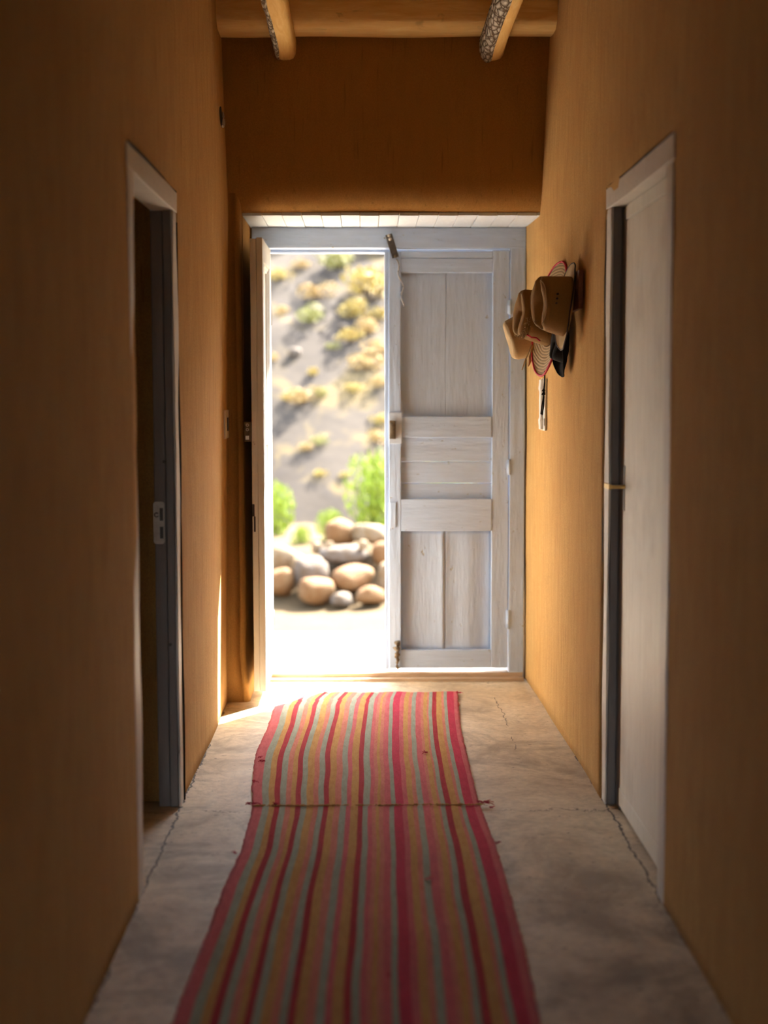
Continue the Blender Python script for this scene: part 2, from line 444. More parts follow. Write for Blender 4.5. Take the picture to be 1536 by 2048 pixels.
# roof beams
def log_beam():
    bm = NEW(); N = 16; cx = 28; rings = []
    for i in range(cx+1):
        x = -.70+1.6*i/cx; ring = []
        for k in range(N):
            a = 2*math.pi*(k+.5)/N; ca, sa = math.cos(a), math.sin(a)
            p = 4.5; r = (abs(ca)**p+abs(sa)**p)**(-1/p)
            yy = 6.30+.105*r*ca; zz = 3.055+.088*r*sa
            d = noise.noise(Vector((x*2.5, ca*1.2, sa*1.2)))*.008
            ring.append(bm.verts.new((x, yy+d*ca, zz+d*sa)))
        rings.append(ring)
    for a, b in zip(rings, rings[1:]):
        for k in range(N): bm.faces.new((a[k], b[k], b[(k+1) % N], a[(k+1) % N])).smooth = True
    bm.faces.new(rings[0]); bm.faces.new(rings[-1][::-1])
    bmesh.ops.recalc_face_normals(bm, faces=bm.faces[:])
    return tag(finish('crossbeam', bm, 'log_wood'), 'squared yellow log beam running across the hall above the end wall', 'beam')
log_beam()
def pole(x0, w, seed, label, barkang):
    """pole running along the hall, flat on the underside, its end let into the end wall"""
    org = (x0, 4.2, 2.93)
    t = empty('ceiling_pole', org, label=label, cat='beam')
    y0, y1 = -2.55, 6.52; N = 18; n = 60; rings = []; bm = NEW(); rad = {}
    for i in range(n+1):
        y = y0+(y1-y0)*i/n; ring = []
        for k in range(N):
            a = 2*math.pi*(k+.5)/N; ca, sa = math.cos(a), math.sin(a)
            p = 3.2; r = (abs(ca)**p+abs(sa)**p)**(-1/p)
            rr = 1+.10*noise.noise(Vector((seed+ca, y*2.2, sa)))
            xx = x0+w*r*ca*rr; zz = 2.945+.058*r*sa*rr+.01*noise.noise(Vector((seed, y*.8, 0)))
            zz -= .012*max(0, 1-(6.45-y)/.5) if sa < 0 else 0
            ring.append(Vector((xx, y, zz)))
        rings.append(ring)
    vs = [[bm.verts.new(p) for p in r] for r in rings]
    for a, b in zip(vs, vs[1:]):
        for k in range(N): bm.faces.new((a[k], a[(k+1) % N], b[(k+1) % N], b[k])).smooth = True
    bm.faces.new(vs[0][::-1]); bm.faces.new(vs[-1])
    bmesh.ops.recalc_face_normals(bm, faces=bm.faces[:])
    local(finish('pole', bm, 'pole_wood', t), org)
    # bark left on one flank
    bm = NEW(); k0, k1 = barkang; c = Vector((x0, 0, 2.95)); vs = []
    for i in range(n+1):
        row = []
        m = 10
        for q in range(m+1):
            f = k0+(k1-k0)*q/m; edge = min(q, m-q)
            f += .6*noise.noise(Vector((seed*3, rings[i][0].y*4, q > m/2)))*(edge < 2)
            ki = int(math.floor(f)) % N; fr = f-math.floor(f)
            p = rings[i][ki].lerp(rings[i][(ki+1) % N], fr); d = Vector((p.x-c.x, 0, p.z-c.z)).normalized()
            th = .009 if edge > 0 else -.003
            th += .005*noise.noise(p*60) if edge > 0 else 0
            row.append(bm.verts.new(p+d*th))
        vs.append(row)
    for a, b in zip(vs, vs[1:]):
        for q in range(len(a)-1): bm.faces.new((a[q], a[q+1], b[q+1], b[q])).smooth = True
    bmesh.ops.recalc_face_normals(bm, faces=bm.faces[:])
    local(finish('bark', bm, 'bark', t), org)
pole(-.345, .044, 3, 'peeled ceiling pole on the left with a thin strip of dark bark', (8.0, 11.6))
pole(.565, .050, 8, 'ceiling pole on the right with thick pale flaking bark', (7.4, 12.8))

# ------------------------------------------------------------------ soffit boards, main frame, threshold
bm = NEW(); x = -.552; k = 0
while x < .785:
    w = .0885+.004*noise.noise(Vector((k*3.1, 0, 0)))
    wbox(bm, x+.0012, min(.79, x+w-.0012), 6.462, 6.93, 2.207+.0015*(k % 2), 2.222, .0006, .1, k); x += w; k += 1
tag(finish('trim_1', bm, 'soffit_paint', bevel=.0012), 'white painted boards lining the underside of the lintel', 'lintel boards', kind='structure')
fo = (.11, 6.95, 0)
fr = empty('trim_2', fo, label='grey-blue painted timber frame around the double door', cat='door frame', kind='structure')
def fpart(name, mat, *bs, parent=fr, org=fo, bevel=.003, amp=.0025):
    bm = NEW()
    for i, b in enumerate(bs): wbox(bm, *b, amp=amp, seed=i+len(name))
    return local(finish(name, bm, mat, parent, bevel=bevel), org)
fpart('jamb', 'grey_blue_paint', (.703, .777, 6.905, 7.03, .0, 2.115))
fpart('jamb', 'grey_blue_paint', (-.545, -.470, 6.905, 7.03, .0, 2.115))
fpart('head', 'grey_blue_paint_rail', (-.545, .777, 6.902, 7.03, 2.108, 2.206))
fpart('stop', 'grey_blue_paint_rail', (-.47, .70, 6.975, 7.03, 2.092, 2.108))
so = (.1, 6.95, 0)
sill = empty('trim_3', so, label='brown weathered wooden threshold under the double door', cat='threshold', kind='structure')
for i, (a, b, z) in enumerate(((6.862, 6.90, .014), (6.903, 7.0, .034), (7.003, 7.10, .03))):
    fpart('board', 'sill_wood', (-.545, .775, a, b, -.1, z), parent=sill, org=so, amp=.004)

# ------------------------------------------------------------------ closed right leaf (door_2)
do = (.40, 6.94, .055)
d2 = empty('door_2', do, label='closed right leaf of the grey-blue panelled double door', cat='door', kind='structure')
def dp(name, mat, *bs, bevel=.003, amp=.0018): return fpart(name, mat, *bs, parent=d2, org=do, bevel=bevel, amp=amp)
y0, y1 = 6.912, 6.965
dp('stile', 'grey_blue_paint', (.113, .172, y0-.004, y1, .055, 2.092))
dp('stile', 'grey_blue_paint', (.617, .699, y0, y1, .055, 2.098))
dp('rail', 'grey_blue_paint_rail', (.172, .617, y0+.002, y1, 1.992, 2.06)); dp('rail', 'grey_blue_paint_rail', (.172, .617, y0+.001, y1, 2.062, 2.094))
dp('rail', 'grey_blue_paint_rail', (.176, .615, y0-.004, y1, 1.195, 1.298))
dp('rail', 'grey_blue_paint_rail', (.172, .617, y0-.003, y1, .737, .895)); dp('rail', 'grey_blue_paint_rail', (.172, .617, y0+.002, y1, .055, .146))
dp('astragal', 'grey_blue_paint', (.094, .114, y0+.004, y1+.02, .05, 2.09))
yp0, yp1 = y0+.026, y1-.006
dp('panel', 'grey_blue_panel', (.170, .392, yp0, yp1, 1.29, 2.0), (.3915, .62, yp0+.001, yp1, 1.29, 2.0))
dp('panel', 'grey_blue_paint_rail', (.17, .62, yp0-.010, yp1, 1.078, 1.20), (.17, .62, yp0-.008, yp1, .972, 1.076), (.17, .62, yp0-.004, yp1, .89, .970))
# bottom panel: two boards cupped towards their common edge
bm = NEW()
for (xa, xb, s) in ((.170, .3868, 1), (.3862, .62, -1)):
    nx, nz_ = 14, 20; V = []
    for i in range(nx+1):
        f = i/nx; x = xa+(xb-xa)*f; e = f if s > 0 else 1-f
        yy = yp0+.010-.014*e**4 if s > 0 else yp0+.004-.006*e**3+.004*math.sin(f*9)
        V.append([bm.verts.new((x, yy+.0015*noise.noise(Vector((x*30, j*.6, 0))), .14+.605*j/nz_)) for j in range(nz_+1)])
    for i in range(nx):
        for j in range(nz_): bm.faces.new((V[i][j], V[i+1][j], V[i+1][j+1], V[i][j+1])).smooth = True
    bmesh.ops.recalc_face_normals(bm, faces=bm.faces[:])
g = bmesh.ops.extrude_face_region(bm, geom=bm.faces[:])
for v in [q for q in g['geom'] if isinstance(q, bmesh.types.BMVert)]: v.co.y = yp1+.004
bmesh.ops.recalc_face_normals(bm, faces=bm.faces[:])
local(finish('panel', bm, 'grey_blue_panel', d2), do)
bm = NEW(); box(bm, .165, .625, yp1-.002, yp1+.004, .12, .76)
local(finish('panel', bm, 'grey_blue_panel', d2), do)
for i, (a, b) in enumerate(((1.79, 1.86), (1.013, 1.088), (.252, .346))):
    bm = NEW(); cyl(bm, (.7015, y0-.006, a), (.7015, y0-.006, b), .0075, n=10); box(bm, .690, .7015, y0-.004, y0+.004, a+.004, b-.004)
    local(finish('hinge', bm, 'grey_blue_paint', d2, True), do)
bm = NEW(); box(bm, .113, .177, y0-.014, y0-.003, 1.165, 1.317)
lp = local(finish('lock_plate', bm, 'lock_paint', d2, bevel=.002), do)
bm = NEW(); box(bm, .116, .146, y0-.040, y0-.012, 1.190, 1.278); box(bm, .121, .139, y0-.043, y0-.038, 1.20, 1.268)
local(finish('keeper', bm, 'rust_metal', lp, bevel=.004), do)
bm = NEW()
pts = [Vector((.153+.004*math.sin(i*2.3), y0-.014-.004*math.cos(i*1.7), .19-.135*i/9)) for i in range(10)]
tube(bm, pts, [.016, .012, .019, .010, .015, .011, .009, .007, .007, .006], 9)
local(finish('bottom_bolt', bm, 'rust_metal', d2, True), do)
# strip of board nailed up the stile, lower part
dp('patch', 'grey_blue_paint', (.118, .148, y0-.010, y0-.004, .755, .88), bevel=.002)
# the painted-over cord stapled down the stile
bm = NEW(); pts = []
for i in range(26):
    f = i/25; pts.append((.150+.030*min(1, f*1.6)+.007*math.sin(f*14), y0-.010+.003*math.sin(f*30), 2.055-.225*f))
tube(bm, pts, .0038, 6)
local(finish('cord', bm, 'old_cord', d2, True), do)
# turn-button latch on the head
lo_ = (.118, 6.89, 2.16)
la = empty('latch_bar', lo_, label='dark metal turning latch bar screwed to the head above the door', cat='latch')
bm = NEW(); a = Vector((.113, 6.893, 2.172)); b = Vector((.147, 6.893, 2.062)); dr = (b-a).normalized(); nn = Vector((dr.z, 0, -dr.x))
def strap(bm, a, b, w, th):
    v = []
    for y in (-th/2, th/2):
        for p, s in ((a, -1), (b, -1), (b, 1), (a, 1)): v.append(bm.verts.new(p+nn*s*w+Vector((0, y, 0))))
    for f in ((0, 1, 2, 3), (7, 6, 5, 4), (0, 4, 5, 1), (1, 5, 6, 2), (2, 6, 7, 3), (3, 7, 4, 0)): bm.faces.new([v[i] for i in f])
strap(bm, a, b, .0165, .010); bmesh.ops.recalc_face_normals(bm, faces=bm.faces[:])
local(finish('bar', bm, 'dark_metal', la, bevel=.002), lo_)
for q in (.006, .024):
    p = a+dr*q; bm = NEW(); cyl(bm, p+Vector((0, -.010, 0)), p+Vector((0, .002, 0)), .0075, .0085, 12); cyl(bm, p+Vector((0, -.013, 0)), p+Vector((0, -.009, 0)), .004, .0065, 12)
    local(finish('screw', bm, 'screw_metal', la, True), lo_)
bm = NEW(); cyl(bm, b+Vector((0, -.012, .006)), b+Vector((0, .002, .006)), .008, n=12); cyl(bm, b+Vector((0, -.007, .006)), b+Vector((0, .02, .006)), .004, n=8)
local(finish('rivet', bm, 'rust_metal', la, True), lo_)

# ------------------------------------------------------------------ open left leaf (door_1)
oo = (-.48, 6.62, .06)
d1 = empty('door_1', oo, label='open left leaf of the double door, standing edge-on inside the hall', cat='door', kind='structure')
def op(name, mat, *bs, bevel=.002, amp=.0015): return fpart(name, mat, *bs, parent=d1, org=oo, bevel=bevel, amp=amp)
LX0, LX1 = -.510, -.455; LY0, LY1 = 6.355, 6.90
op('stile', 'cream_paint', (LX0, LX0+.026, LY0, LY0+.085, .062, 2.095), (LX0+.027, LX1, LY0+.003, LY0+.085, .058, 2.1))
op('stile', 'cream_paint', (LX0, LX1, LY1-.085, LY1, .058, 2.1))
for a, b in ((2.0, 2.1), (1.195, 1.298), (.737, .895), (.058, .15)):
    op('rail', 'cream_paint', (LX0+.002, LX1-.001, LY0+.085, LY1-.085, a, b))
for a, b in ((1.298, 2.0), (.895, 1.195), (.15, .737)):
    op('panel', 'cream_paint', (LX0+.014, LX1-.02, LY0+.08, LY1-.08, a-.004, b+.004))
    bm = NEW(); m = .014
    for dx, w in ((.016, .012), (.010, .024)):
        x1 = LX1-(.020-dx) if False else LX1-.020+dx*.9
        box(bm, LX1-.022, x1, LY0+.085, LY0+.085+w, a, b); box(bm, LX1-.022, x1, LY1-.085-w, LY1-.085, a, b)
        box(bm, LX1-.022, x1, LY0+.085+w, LY1-.085-w, a, a+w); box(bm, LX1-.022, x1, LY0+.085+w, LY1-.085-w, b-w, b)
    local(finish('moulding', bm, 'cream_paint', d1, bevel=.002), oo)
bm = NEW(); box(bm, LX0-.034, LX0, LY0+.004, LY0+.10, 1.195, 1.285)
rl = local(finish('rim_lock', bm, 'rust_metal', d1, bevel=.003), oo)
bm = NEW()
for z in (1.27, 1.25): 
    ring = 14
    for k in range(ring):
        a0, a1 = 2*math.pi*k/ring, 2*math.pi*(k+1)/ring; c = Vector((LX0-.019, LY0-.001, z))
        tube(bm, [c+Vector((math.cos(a0)*.0055, 0, math.sin(a0)*.0055)), c+Vector((math.cos(a1)*.0055, 0, math.sin(a1)*.0055))], .0015, 5)
box(bm, LX0-.027, LX0-.012, LY0-.004, LY0+.005, 1.205, 1.222)
local(finish('bolt_ring', bm, 'screw_metal', rl), oo)
bm = NEW(); box(bm, LX0-.001, LX0+.006, LY0-.0015, LY0+.003, 1.14, 1.32)
op('face_plate', 'weathered_frame', (LX0+.001, LX0+.020, LY0-.003, LY0+.001, 1.175, 1.33))
bm.free()
bm = NEW(); cyl(bm, (-.458, LY1+.003, 1.74), (-.458, LY1+.003, 1.86), .007); cyl(bm, (-.458, LY1+.003, .25), (-.458, LY1+.003, .35), .007)
local(finish('hinge', bm, 'dark_metal', d1, True), oo)
# old mortice cut-outs on the leading edge
bm = NEW(); box(bm, LX0-.0005, LX0+.010, LY0-.001, LY0+.02, .86, .915); box(bm, LX0+.006, LX0+.014, LY0-.0006, LY0+.02, .79, .86)
local(finish('mortice', bm, 'dark_trim', d1), oo)

# ------------------------------------------------------------------ side doorways
def side_frame(name, side, xf, ya, yb, zt, label, depth, inner_mat, zh=.07):
    """timber lining whose faces lie flush with the plaster"""
    xw = xf(4.3, 1)
    og = (xw, (ya+yb)/2, 0); t = empty(name, og, label=label, cat='door frame', kind='structure')
    s = side
    def B(y0, y1, z0, z1, d0, d1):
        a, b = xw+s*d0, xw+s*d1; return (min(a, b), max(a, b), y0, y1, z0, z1)
    pr = -.002
    fpart('jamb', 'weathered_frame', B(ya, ya+.085, 0, zt-zh, pr, .03), parent=t, org=og, amp=.004)
    fpart('jamb', 'weathered_frame', B(yb-.085, yb, 0, zt-zh, pr, .006), parent=t, org=og, amp=.004)
    fpart('lining', inner_mat, B(ya, ya+.085, 0, zt-zh, .03, depth), parent=t, org=og)
    fpart('lining', inner_mat, B(yb-.083, yb, 0, zt-zh+.002, .007, .034), B(yb-.077, yb, 0, zt-zh+.002, .036, depth), parent=t, org=og, amp=.001)
    hd = fpart('header', 'weathered_frame_rail', B(ya-.01, yb+.015, zt-zh, zt, pr-.002, depth), parent=t, org=og, amp=.004)
    fpart('plaster_gap', 'void_dark', B(yb+.002, yb+.011, 0, zt-zh-.03, -.004, .01), B(ya+.02, yb+.01, zt+.001, zt+.006, -.003, .01), parent=t, org=og, amp=.006, bevel=0)
    return t, xw, B, og
tl, xw, B, og = side_frame('trim_4', -1, lambda y, z: -.637, 3.86, 4.84, 2.085, 'weathered timber frame of the open doorway in the left wall', .075, 'slate_paint')
bm = NEW()
# worn strike plate screwed on the far jamb, with two slots
bx = xw-.041
def plate(bm):
    pts = []
    cx, cz, w, h = xw-.0585, .978, .019, .0715
    for (sx, sz, a0) in ((1, 1, 0), (-1, 1, 90), (-1, -1, 180), (1, -1, 270)):
        for k in range(5):
            a = R(a0+90*k/4); pts.append((cx+sx*(w-.010)+.010*math.cos(a), cz+sz*(h-.010)+.010*math.sin(a)))
    f = [bm.verts.new((x, 4.750, z)) for x, z in pts]; g = [bm.verts.new((x, 4.756, z)) for x, z in pts]
    bm.faces.new(f); bm.faces.new(g[::-1]); n = len(pts)
    for i in range(n): bm.faces.new((f[i], g[i], g[(i+1) % n], f[(i+1) % n]))
plate(bm); bmesh.ops.recalc_face_normals(bm, faces=bm.faces[:])
pl = local(finish('strike_plate', bm, 'plate_metal', tl), og)
for a, b in ((.985, 1.028), (.925, .965)):
    bm = NEW(); box(bm, xw-.0555, xw-.044, 4.7485, 4.751, a, b); local(finish('slot', bm, 'dark_metal', pl), og)
bm = NEW()
for k in range(16):
    a0, a1 = R(40+k*18), R(40+(k+1)*18)
    tube(bm, [(xw-.066+.007*math.cos(a0), 4.748, 1.005+.007*math.sin(a0)), (xw-.066+.007*math.cos(a1), 4.748, 1.005+.007*math.sin(a1))], .002, 5)
local(finish('hook', bm, 'dark_metal', pl), og)
for (x, z) in ((-.677, 1.183), (-.664, .563)):
    bm = NEW(); yq = 4.762 if x < -.671 else 4.7555
    cyl(bm, (x, yq-.002, z), (x, yq+.004, z), .0055, n=12); local(finish('screw', bm, 'dark_metal', tl), og)

trr, xw, B, og = side_frame('trim_5', 1, lambda y, z: .820, 3.80, 4.84, 2.095, 'weathered whitish timber frame around the closed right-hand door', .16, 'slate_paint')
fpart('stop', 'slate_paint', (.858, .872, 4.700, 4.757, 0, 2.02), parent=trr, org=og, amp=.0008)
ro = (.868, 4.31, .02)
d3 = empty('door_3', ro, label='plain whitish door closed in the right wall behind its frame', cat='door', kind='structure')
bm = NEW(); wbox(bm, .8585, .895, 3.885, 4.700, .014, 1.975, .0008, .2, 3)
bmesh.ops.translate(bm, verts=bm.verts[:], vec=(0, 0, 0))
local(finish('slab', bm, 'white_door_paint', d3, bevel=.002), ro)
bm = NEW(); wbox(bm, .856, .894, 3.885, 4.700, 1.978, 2.022, .0008, .2, 5)
local(finish('top_strip', bm, 'white_door_paint', d3, bevel=.002), ro)
bm = NEW(); wbox(bm, .8555, .8585, 3.89, 4.698, .016, .075, .0006, .2, 6)
local(finish('kick_strip', bm, 'white_door_paint', d3, bevel=.001), ro)
bm = NEW(); cyl(bm, (.860, 4.665, 1.10), (.812, 4.665, 1.10), .0065, n=12); box(bm, .803, .813, 4.655, 4.755, 1.092, 1.109)
hd = local(finish('handle', bm, 'brass', d3, bevel=.002), ro); hd['label'] = 'small brass lever'
bm = NEW(); box(bm, .8565, .8590, 4.668, 4.690, 1.02, 1.17); local(finish('handle_shadow_plate', bm, 'dark_metal', d3, bevel=.001), ro)  # plate coloured dark to stand in for the lever's shadow

# ------------------------------------------------------------------ small wall fittings
def arc_box(name, og, mats, fn, **k):
    t = empty(name, og, **k); fn(t, og); return t
def f(t, og):
    x = xl(6.33, 1.27)
    bm = NEW(); box(bm, x-.004, x+.009, 6.25, 6.42 if False else 6.385, 1.212, 1.338); local(finish('plate', bm, 'ivory_plastic', t, bevel=.003), og)
    bm = NEW(); box(bm, x+.009, x+.014, 6.30, 6.335, 1.245, 1.305); local(finish('rocker', bm, 'dark_metal', t, bevel=.002), og)
arc_box('light_switch', (-.61, 6.32, 1.27), None, f, label='ivory light switch seen edge-on on the left wall beside the open leaf', cat='switch')
def f(t, og):
    x = xl(6.22, 2.6)
    bm = NEW(); cyl(bm, (x-.002, 6.22, 2.60), (x+.003, 6.22, 2.60), .040, n=24); local(finish('back_box', bm, 'void_dark', t), og)
    bm = NEW(); n = 14; pts = []
    for k in range(n+1):
        a = R(-115+k*150/n); pts.append((x+.008, 6.22+.036*math.cos(a), 2.60+.042*math.sin(a)))
    tube(bm, pts, [.002+.007*math.sin(math.pi*k/n) for k in range(n+1)], 8); local(finish('rim', bm, 'plate_metal', t, True), og)
arc_box('junction_cover', (-.62, 6.22, 2.6), None, f, label='small round metal-rimmed junction box high on the left wall', cat='electrical box')
def f(t, og):
    x = xr(6.3, 1.36)
    bm = NEW(); box(bm, x-.004+.0, x+.006, 6.205, 6.345, 1.245, 1.475)
    bmesh.ops.translate(bm, verts=bm.verts[:], vec=(-.006, 0, 0)); local(finish('base', bm, 'white_plastic', t, bevel=.004), og)
    # the handset: two thick ends and a bowed grip
    bm = NEW(); n = 16; rows = []
    for i in range(n+1):
        fz = i/n; z = 1.25+.22*fz; e = abs(fz-.5)*2
        dx = .004+.006*(1-e**3) if .12 < fz < .88 else .006
        th = .018 if e > .62 else .010
        xo = x-.008-dx; w = .030 if e > .6 else .024
        yc = 6.275
        rows.append([bm.verts.new(p) for p in ((xo-th/2, yc-w, z), (xo-th/2, yc+w, z), (xo+th/2, yc+w, z), (xo+th/2, yc-w, z))])
    for a, b in zip(rows, rows[1:]):
        for j in range(4): bm.faces.new((a[j], a[(j+1) % 4], b[(j+1) % 4], b[j]))
    bm.faces.new(rows[0][::-1]); bm.faces.new(rows[-1]); bmesh.ops.recalc_face_normals(bm, faces=bm.faces[:])
    local(finish('handset', bm, 'white_plastic', t, bevel=.004), og)
    bm = NEW(); box(bm, x-.012, x-.009, 6.2035, 6.206, 1.268, 1.30)
    local(finish('printed_mark', bm, 'grey_print', t), og)
arc_box('intercom_handset', (.79, 6.275, 1.36), None, f, label='slim white wall handset mounted on the right wall below the hats', cat='intercom')

# rack
rk = (.79, 5.65, 1.79)
t = empty('hat_rack', rk, label='dark red-brown wooden peg rail the hats hang from', cat='hat rack')
bm = NEW(); wbox(bm, .791, .808, 5.285, 6.15, 1.722, 1.865, .001, .2, 2); local(finish('board', bm, 'rack_wood', t, bevel=.002), rk)
for y in (5.43, 5.74, 6.02):
    bm = NEW(); cyl(bm, (.792, y, 1.79), (.728, y, 1.80), .010, .008); cyl(bm, (.730, y, 1.80), (.718, y, 1.801), .014, .012)
    local(finish('peg', bm, 'rack_wood', t, True), rk)

# ------------------------------------------------------------------ hats
def hat_mesh(a, b, h, ba, bb, curl, dip, crease=.03, top=.86, N=64, flat=0, slope=0, yslope=0):
    """local space: crown axis +Z, long axis X. returns (crown_bm, brim_bm, edge loop points)"""
    def ring(rx, ry, zf, n=N):
        out = []
        for k in range(n):
            t = 2*math.pi*k/n; out.append(Vector((rx*math.cos(t), ry*math.sin(t), zf(t))))
        return out
    cr = NEW(); rings = []
    levels = [(0, 1.0), (.12, .995), (.3, .97), (.5, .94), (.7, .91), (.85, .885), (.94, .85), (.985, .78), (1.0, .68), (.99, .5), (.97, .3), (.96, .12)]
    for i, (f, s) in enumerate(levels):
        s2 = s if f < .9 or i < 7 else s
        def zf(t, f=f, i=i, s=s):
            z = h*f
            if i >= 6:
                xx = s*math.cos(t); yy = s*math.sin(t)
                z -= crease*math.exp(-(yy/.22)**2)*(1-.35*xx*xx)          # centre crease
                z -= crease*.5*math.exp(-((xx-.7)/.35)**2)*min(1, abs(yy)*2.4)  # front pinches
                z += .006*math.cos(2*t)
            z += f*f*(slope*s*math.cos(t)+yslope*s*math.sin(t))
            return z
        pin = 1-.09*f*(1 if i else 0)
        R_ = []
        for k in range(N):
            t = 2*math.pi*k/N
            rx = a*s*(1-(1-top)*f*.6); ry = b*s*(1-(1-top)*f)
            x = rx*math.cos(t); y = ry*math.sin(t)
            if x > 0: y *= 1-.18*f*(x/a)
            R_.append(cr.verts.new((x, y, zf(t))))
        rings.append(R_)
    for p, q in zip(rings, rings[1:]):
        for k in range(N): cr.faces.new((p[k], p[(k+1) % N], q[(k+1) % N], q[k])).smooth = True
    cr.faces.new(rings[-1]).smooth = True
    br = NEW(); rings = []; M_ = 12; edge = []
    for i in range(M_+1):
        f = i/M_; R_ = []
        for k in range(N):
            t = 2*math.pi*k/N
            rx = a+(ba-a)*f; ry = b+(bb-b)*f
            x = rx*math.cos(t); y = ry*math.sin(t)
            z = curl*(abs(math.sin(t))**1.6)*f**1.8 - dip*(abs(math.cos(t))**1.5)*f**1.3 + flat*f
            y *= 1-.55*abs(math.sin(t))**2*f*f*min(1, curl*8)
            z += .003*noise.noise(Vector((math.cos(t)*3, math.sin(t)*3, f*2)))
            R_.append(br.verts.new((x, y, z)))
            if i == M_: edge.append(Vector((x, y, z)))
        rings.append(R_)
    for p, q in zip(rings, rings[1:]):
        for k in range(N): br.faces.new((p[k], q[k], q[(k+1) % N], p[(k+1) % N])).smooth = True
    return cr, br, edge
def place_hat(name, label, center, axis, longdir, params, mats, edge_mat=None, er=.0025, band=None):
    t = empty(name, center, label=label, cat='hat')
    z = Vector(axis).normalized(); x = Vector(longdir); x = (x-z*x.dot(z)).normalized(); y = z.cross(x)
    t.rotation_euler = Matrix((x, y, z)).transposed().to_euler()
    cr, br, edge = hat_mesh(**params)
    for nm, bmm, mt in (('crown', cr, mats[0]), ('brim', br, mats[1])):
        o = finish(nm, bmm, mt, t); s = o.modifiers.new('thick', 'SOLIDIFY'); s.thickness = .003; s.offset = 0
    if edge_mat:
        bm = NEW(); tube(bm, edge+[edge[0]], er, 6); finish('brim_binding', bm, edge_mat, t, True)
    if band:
        bm = NEW(); N = 48; a, b = params['a']*1.012, params['b']*1.012; rr = []
        for zz in (.004, .004+band[1]):
            rr.append([bm.verts.new((a*math.cos(2*math.pi*k/N), b*math.sin(2*math.pi*k/N), zz)) for k in range(N)])
        for k in range(N): bm.faces.new((rr[0][k], rr[0][(k+1) % N], rr[1][(k+1) % N], rr[1][k])).smooth = True
        o = finish('hat_band', bm, band[0], t); s = o.modifiers.new('thick', 'SOLIDIFY'); s.thickness = .002
    return t
# 1 nearest: brown woven western hat, seen from its side
h1 = place_hat('western_hat', 'brown western hat with three eyelets in its crown, nearest on the rack', (.768, 5.42, 1.738), (-.985, -.10, .13), (.15, 0, 1),
    dict(a=.112, b=.086, h=.118, ba=.165, bb=.125, curl=.014, dip=.0, crease=.032, top=.97, slope=.026, yslope=.022), ('tan_straw', 'pale_straw'), 'dark_trim', .003)
bm = NEW()
for k in (-1, 0, 1): cyl(bm, (k*.017+.018, -.070, .062), (k*.017+.018, -.0855, .062), .0038, n=10)
finish('eyelet', bm, 'dark_trim', h1)
for sg, zz in ((-1, -.0), (1, 0)):
    bm = NEW(); cr_, br_, _e = hat_mesh(a=.112, b=.086, h=.118, ba=.165, bb=.125, curl=.014, dip=0, crease=.032, top=.97, slope=.026, yslope=.022)
    cr_.verts.ensure_lookup_table(); ring = [cr_.verts[7*64+k].co.copy() for k in range(64)]; cr_.free(); br_.free()
    pts = [p+Vector((0, 0, .001)) for p in (ring[35:62] if sg < 0 else ring[3:30])]
    tube(bm, pts, .0022, 6); finish('crown_edge_glint', bm, 'pale_straw', h1, True)  # pale tubes imitate light catching the crown edges
# 2 behind it: larger straw hat with concentric woven brim and red binding
h2 = place_hat('straw_hat', 'large straw hat with coiled woven brim bound in red, second on the rack', (.755, 5.76, 1.708), (-.955, -.24, .17), (.19, 0, 1),
    dict(a=.108, b=.092, h=.150, ba=.232, bb=.16, curl=.016, dip=-.004, crease=.02, top=.97, slope=.012), ('tan_straw', 'woven_straw'), 'red_trim', .005)
# 3 farthest: pale hat with a dark band, and its dangling straps
h3 = place_hat('pale_hat', 'pale straw hat with a dark grey band, farthest on the rack', (.715, 6.02, 1.668), (-.93, -.02, -.34), (.30, 0, 1),
    dict(a=.098, b=.088, h=.120, ba=.125, bb=.11, curl=.012, dip=.0, crease=.018, top=.95), ('pale_straw', 'tan_straw'), 'tan_strap', .003, ('grey_band', .032))
# 4 black felt hat low against the wall
h4 = place_hat('black_hat', 'black felt hat hanging low behind the brown western hat', (.785, 5.60, 1.605), (-.97, -.12, .05), (.05, 0, 1),
    dict(a=.075, b=.065, h=.05, ba=.130, bb=.10, curl=.03, dip=.0, crease=.02, top=.95), ('black_felt', 'black_felt'), 'black_felt', .003)
# red lining tab, straps and strings belong to the hats
def wchild(name, parent, mat, pts, r, n=6):
    bm = NEW(); tube(bm, pts, r, n); o = finish(name, bm, mat, None, True)
    o.parent = parent; o.matrix_parent_inverse = Matrix.LocRotScale(parent.location, parent.rotation_euler, None).inverted(); return o
wchild('chin_strap', h3, 'tan_strap', [(.700, 5.88, 1.615), (.690, 5.88, 1.585), (.682, 5.88, 1.55), (.674, 5.88, 1.520)], [.004, .010, .009, .002], 8)
wchild('tie_string', h3, 'pale_straw', [(.686, 5.86, 1.61), (.672, 5.86, 1.575), (.655, 5.86, 1.535), (.646, 5.86, 1.505)], .0022)
wchild('red_lace', h2, 'red_trim', [(.640, 5.63, 1.640), (.655, 5.62, 1.630), (.675, 5.62, 1.628), (.690, 5.62, 1.615)], .0035)
cd_ = wchild('neck_cord', h2, 'black_cord', [(.722, 5.72, 1.50), (.722, 5.72, 1.45), (.719, 5.72, 1.418)], .0035)
wchild('neck_cord', h2, 'black_cord', [(.719, 5.72, 1.400), (.712, 5.72, 1.36), (.708, 5.72, 1.325)], .003)
wchild('neck_cord', h2, 'black_cord', [(.720, 5.72, 1.400), (.719, 5.72, 1.36), (.713, 5.72, 1.322)], .003)
wchild('knot', h2, 'black_cord', [(.720, 5.72, 1.43), (.718, 5.72, 1.42), (.720, 5.72, 1.413), (.717, 5.72, 1.405), (.719, 5.72, 1.396)], [.003, .008, .005, .009, .003], 10)
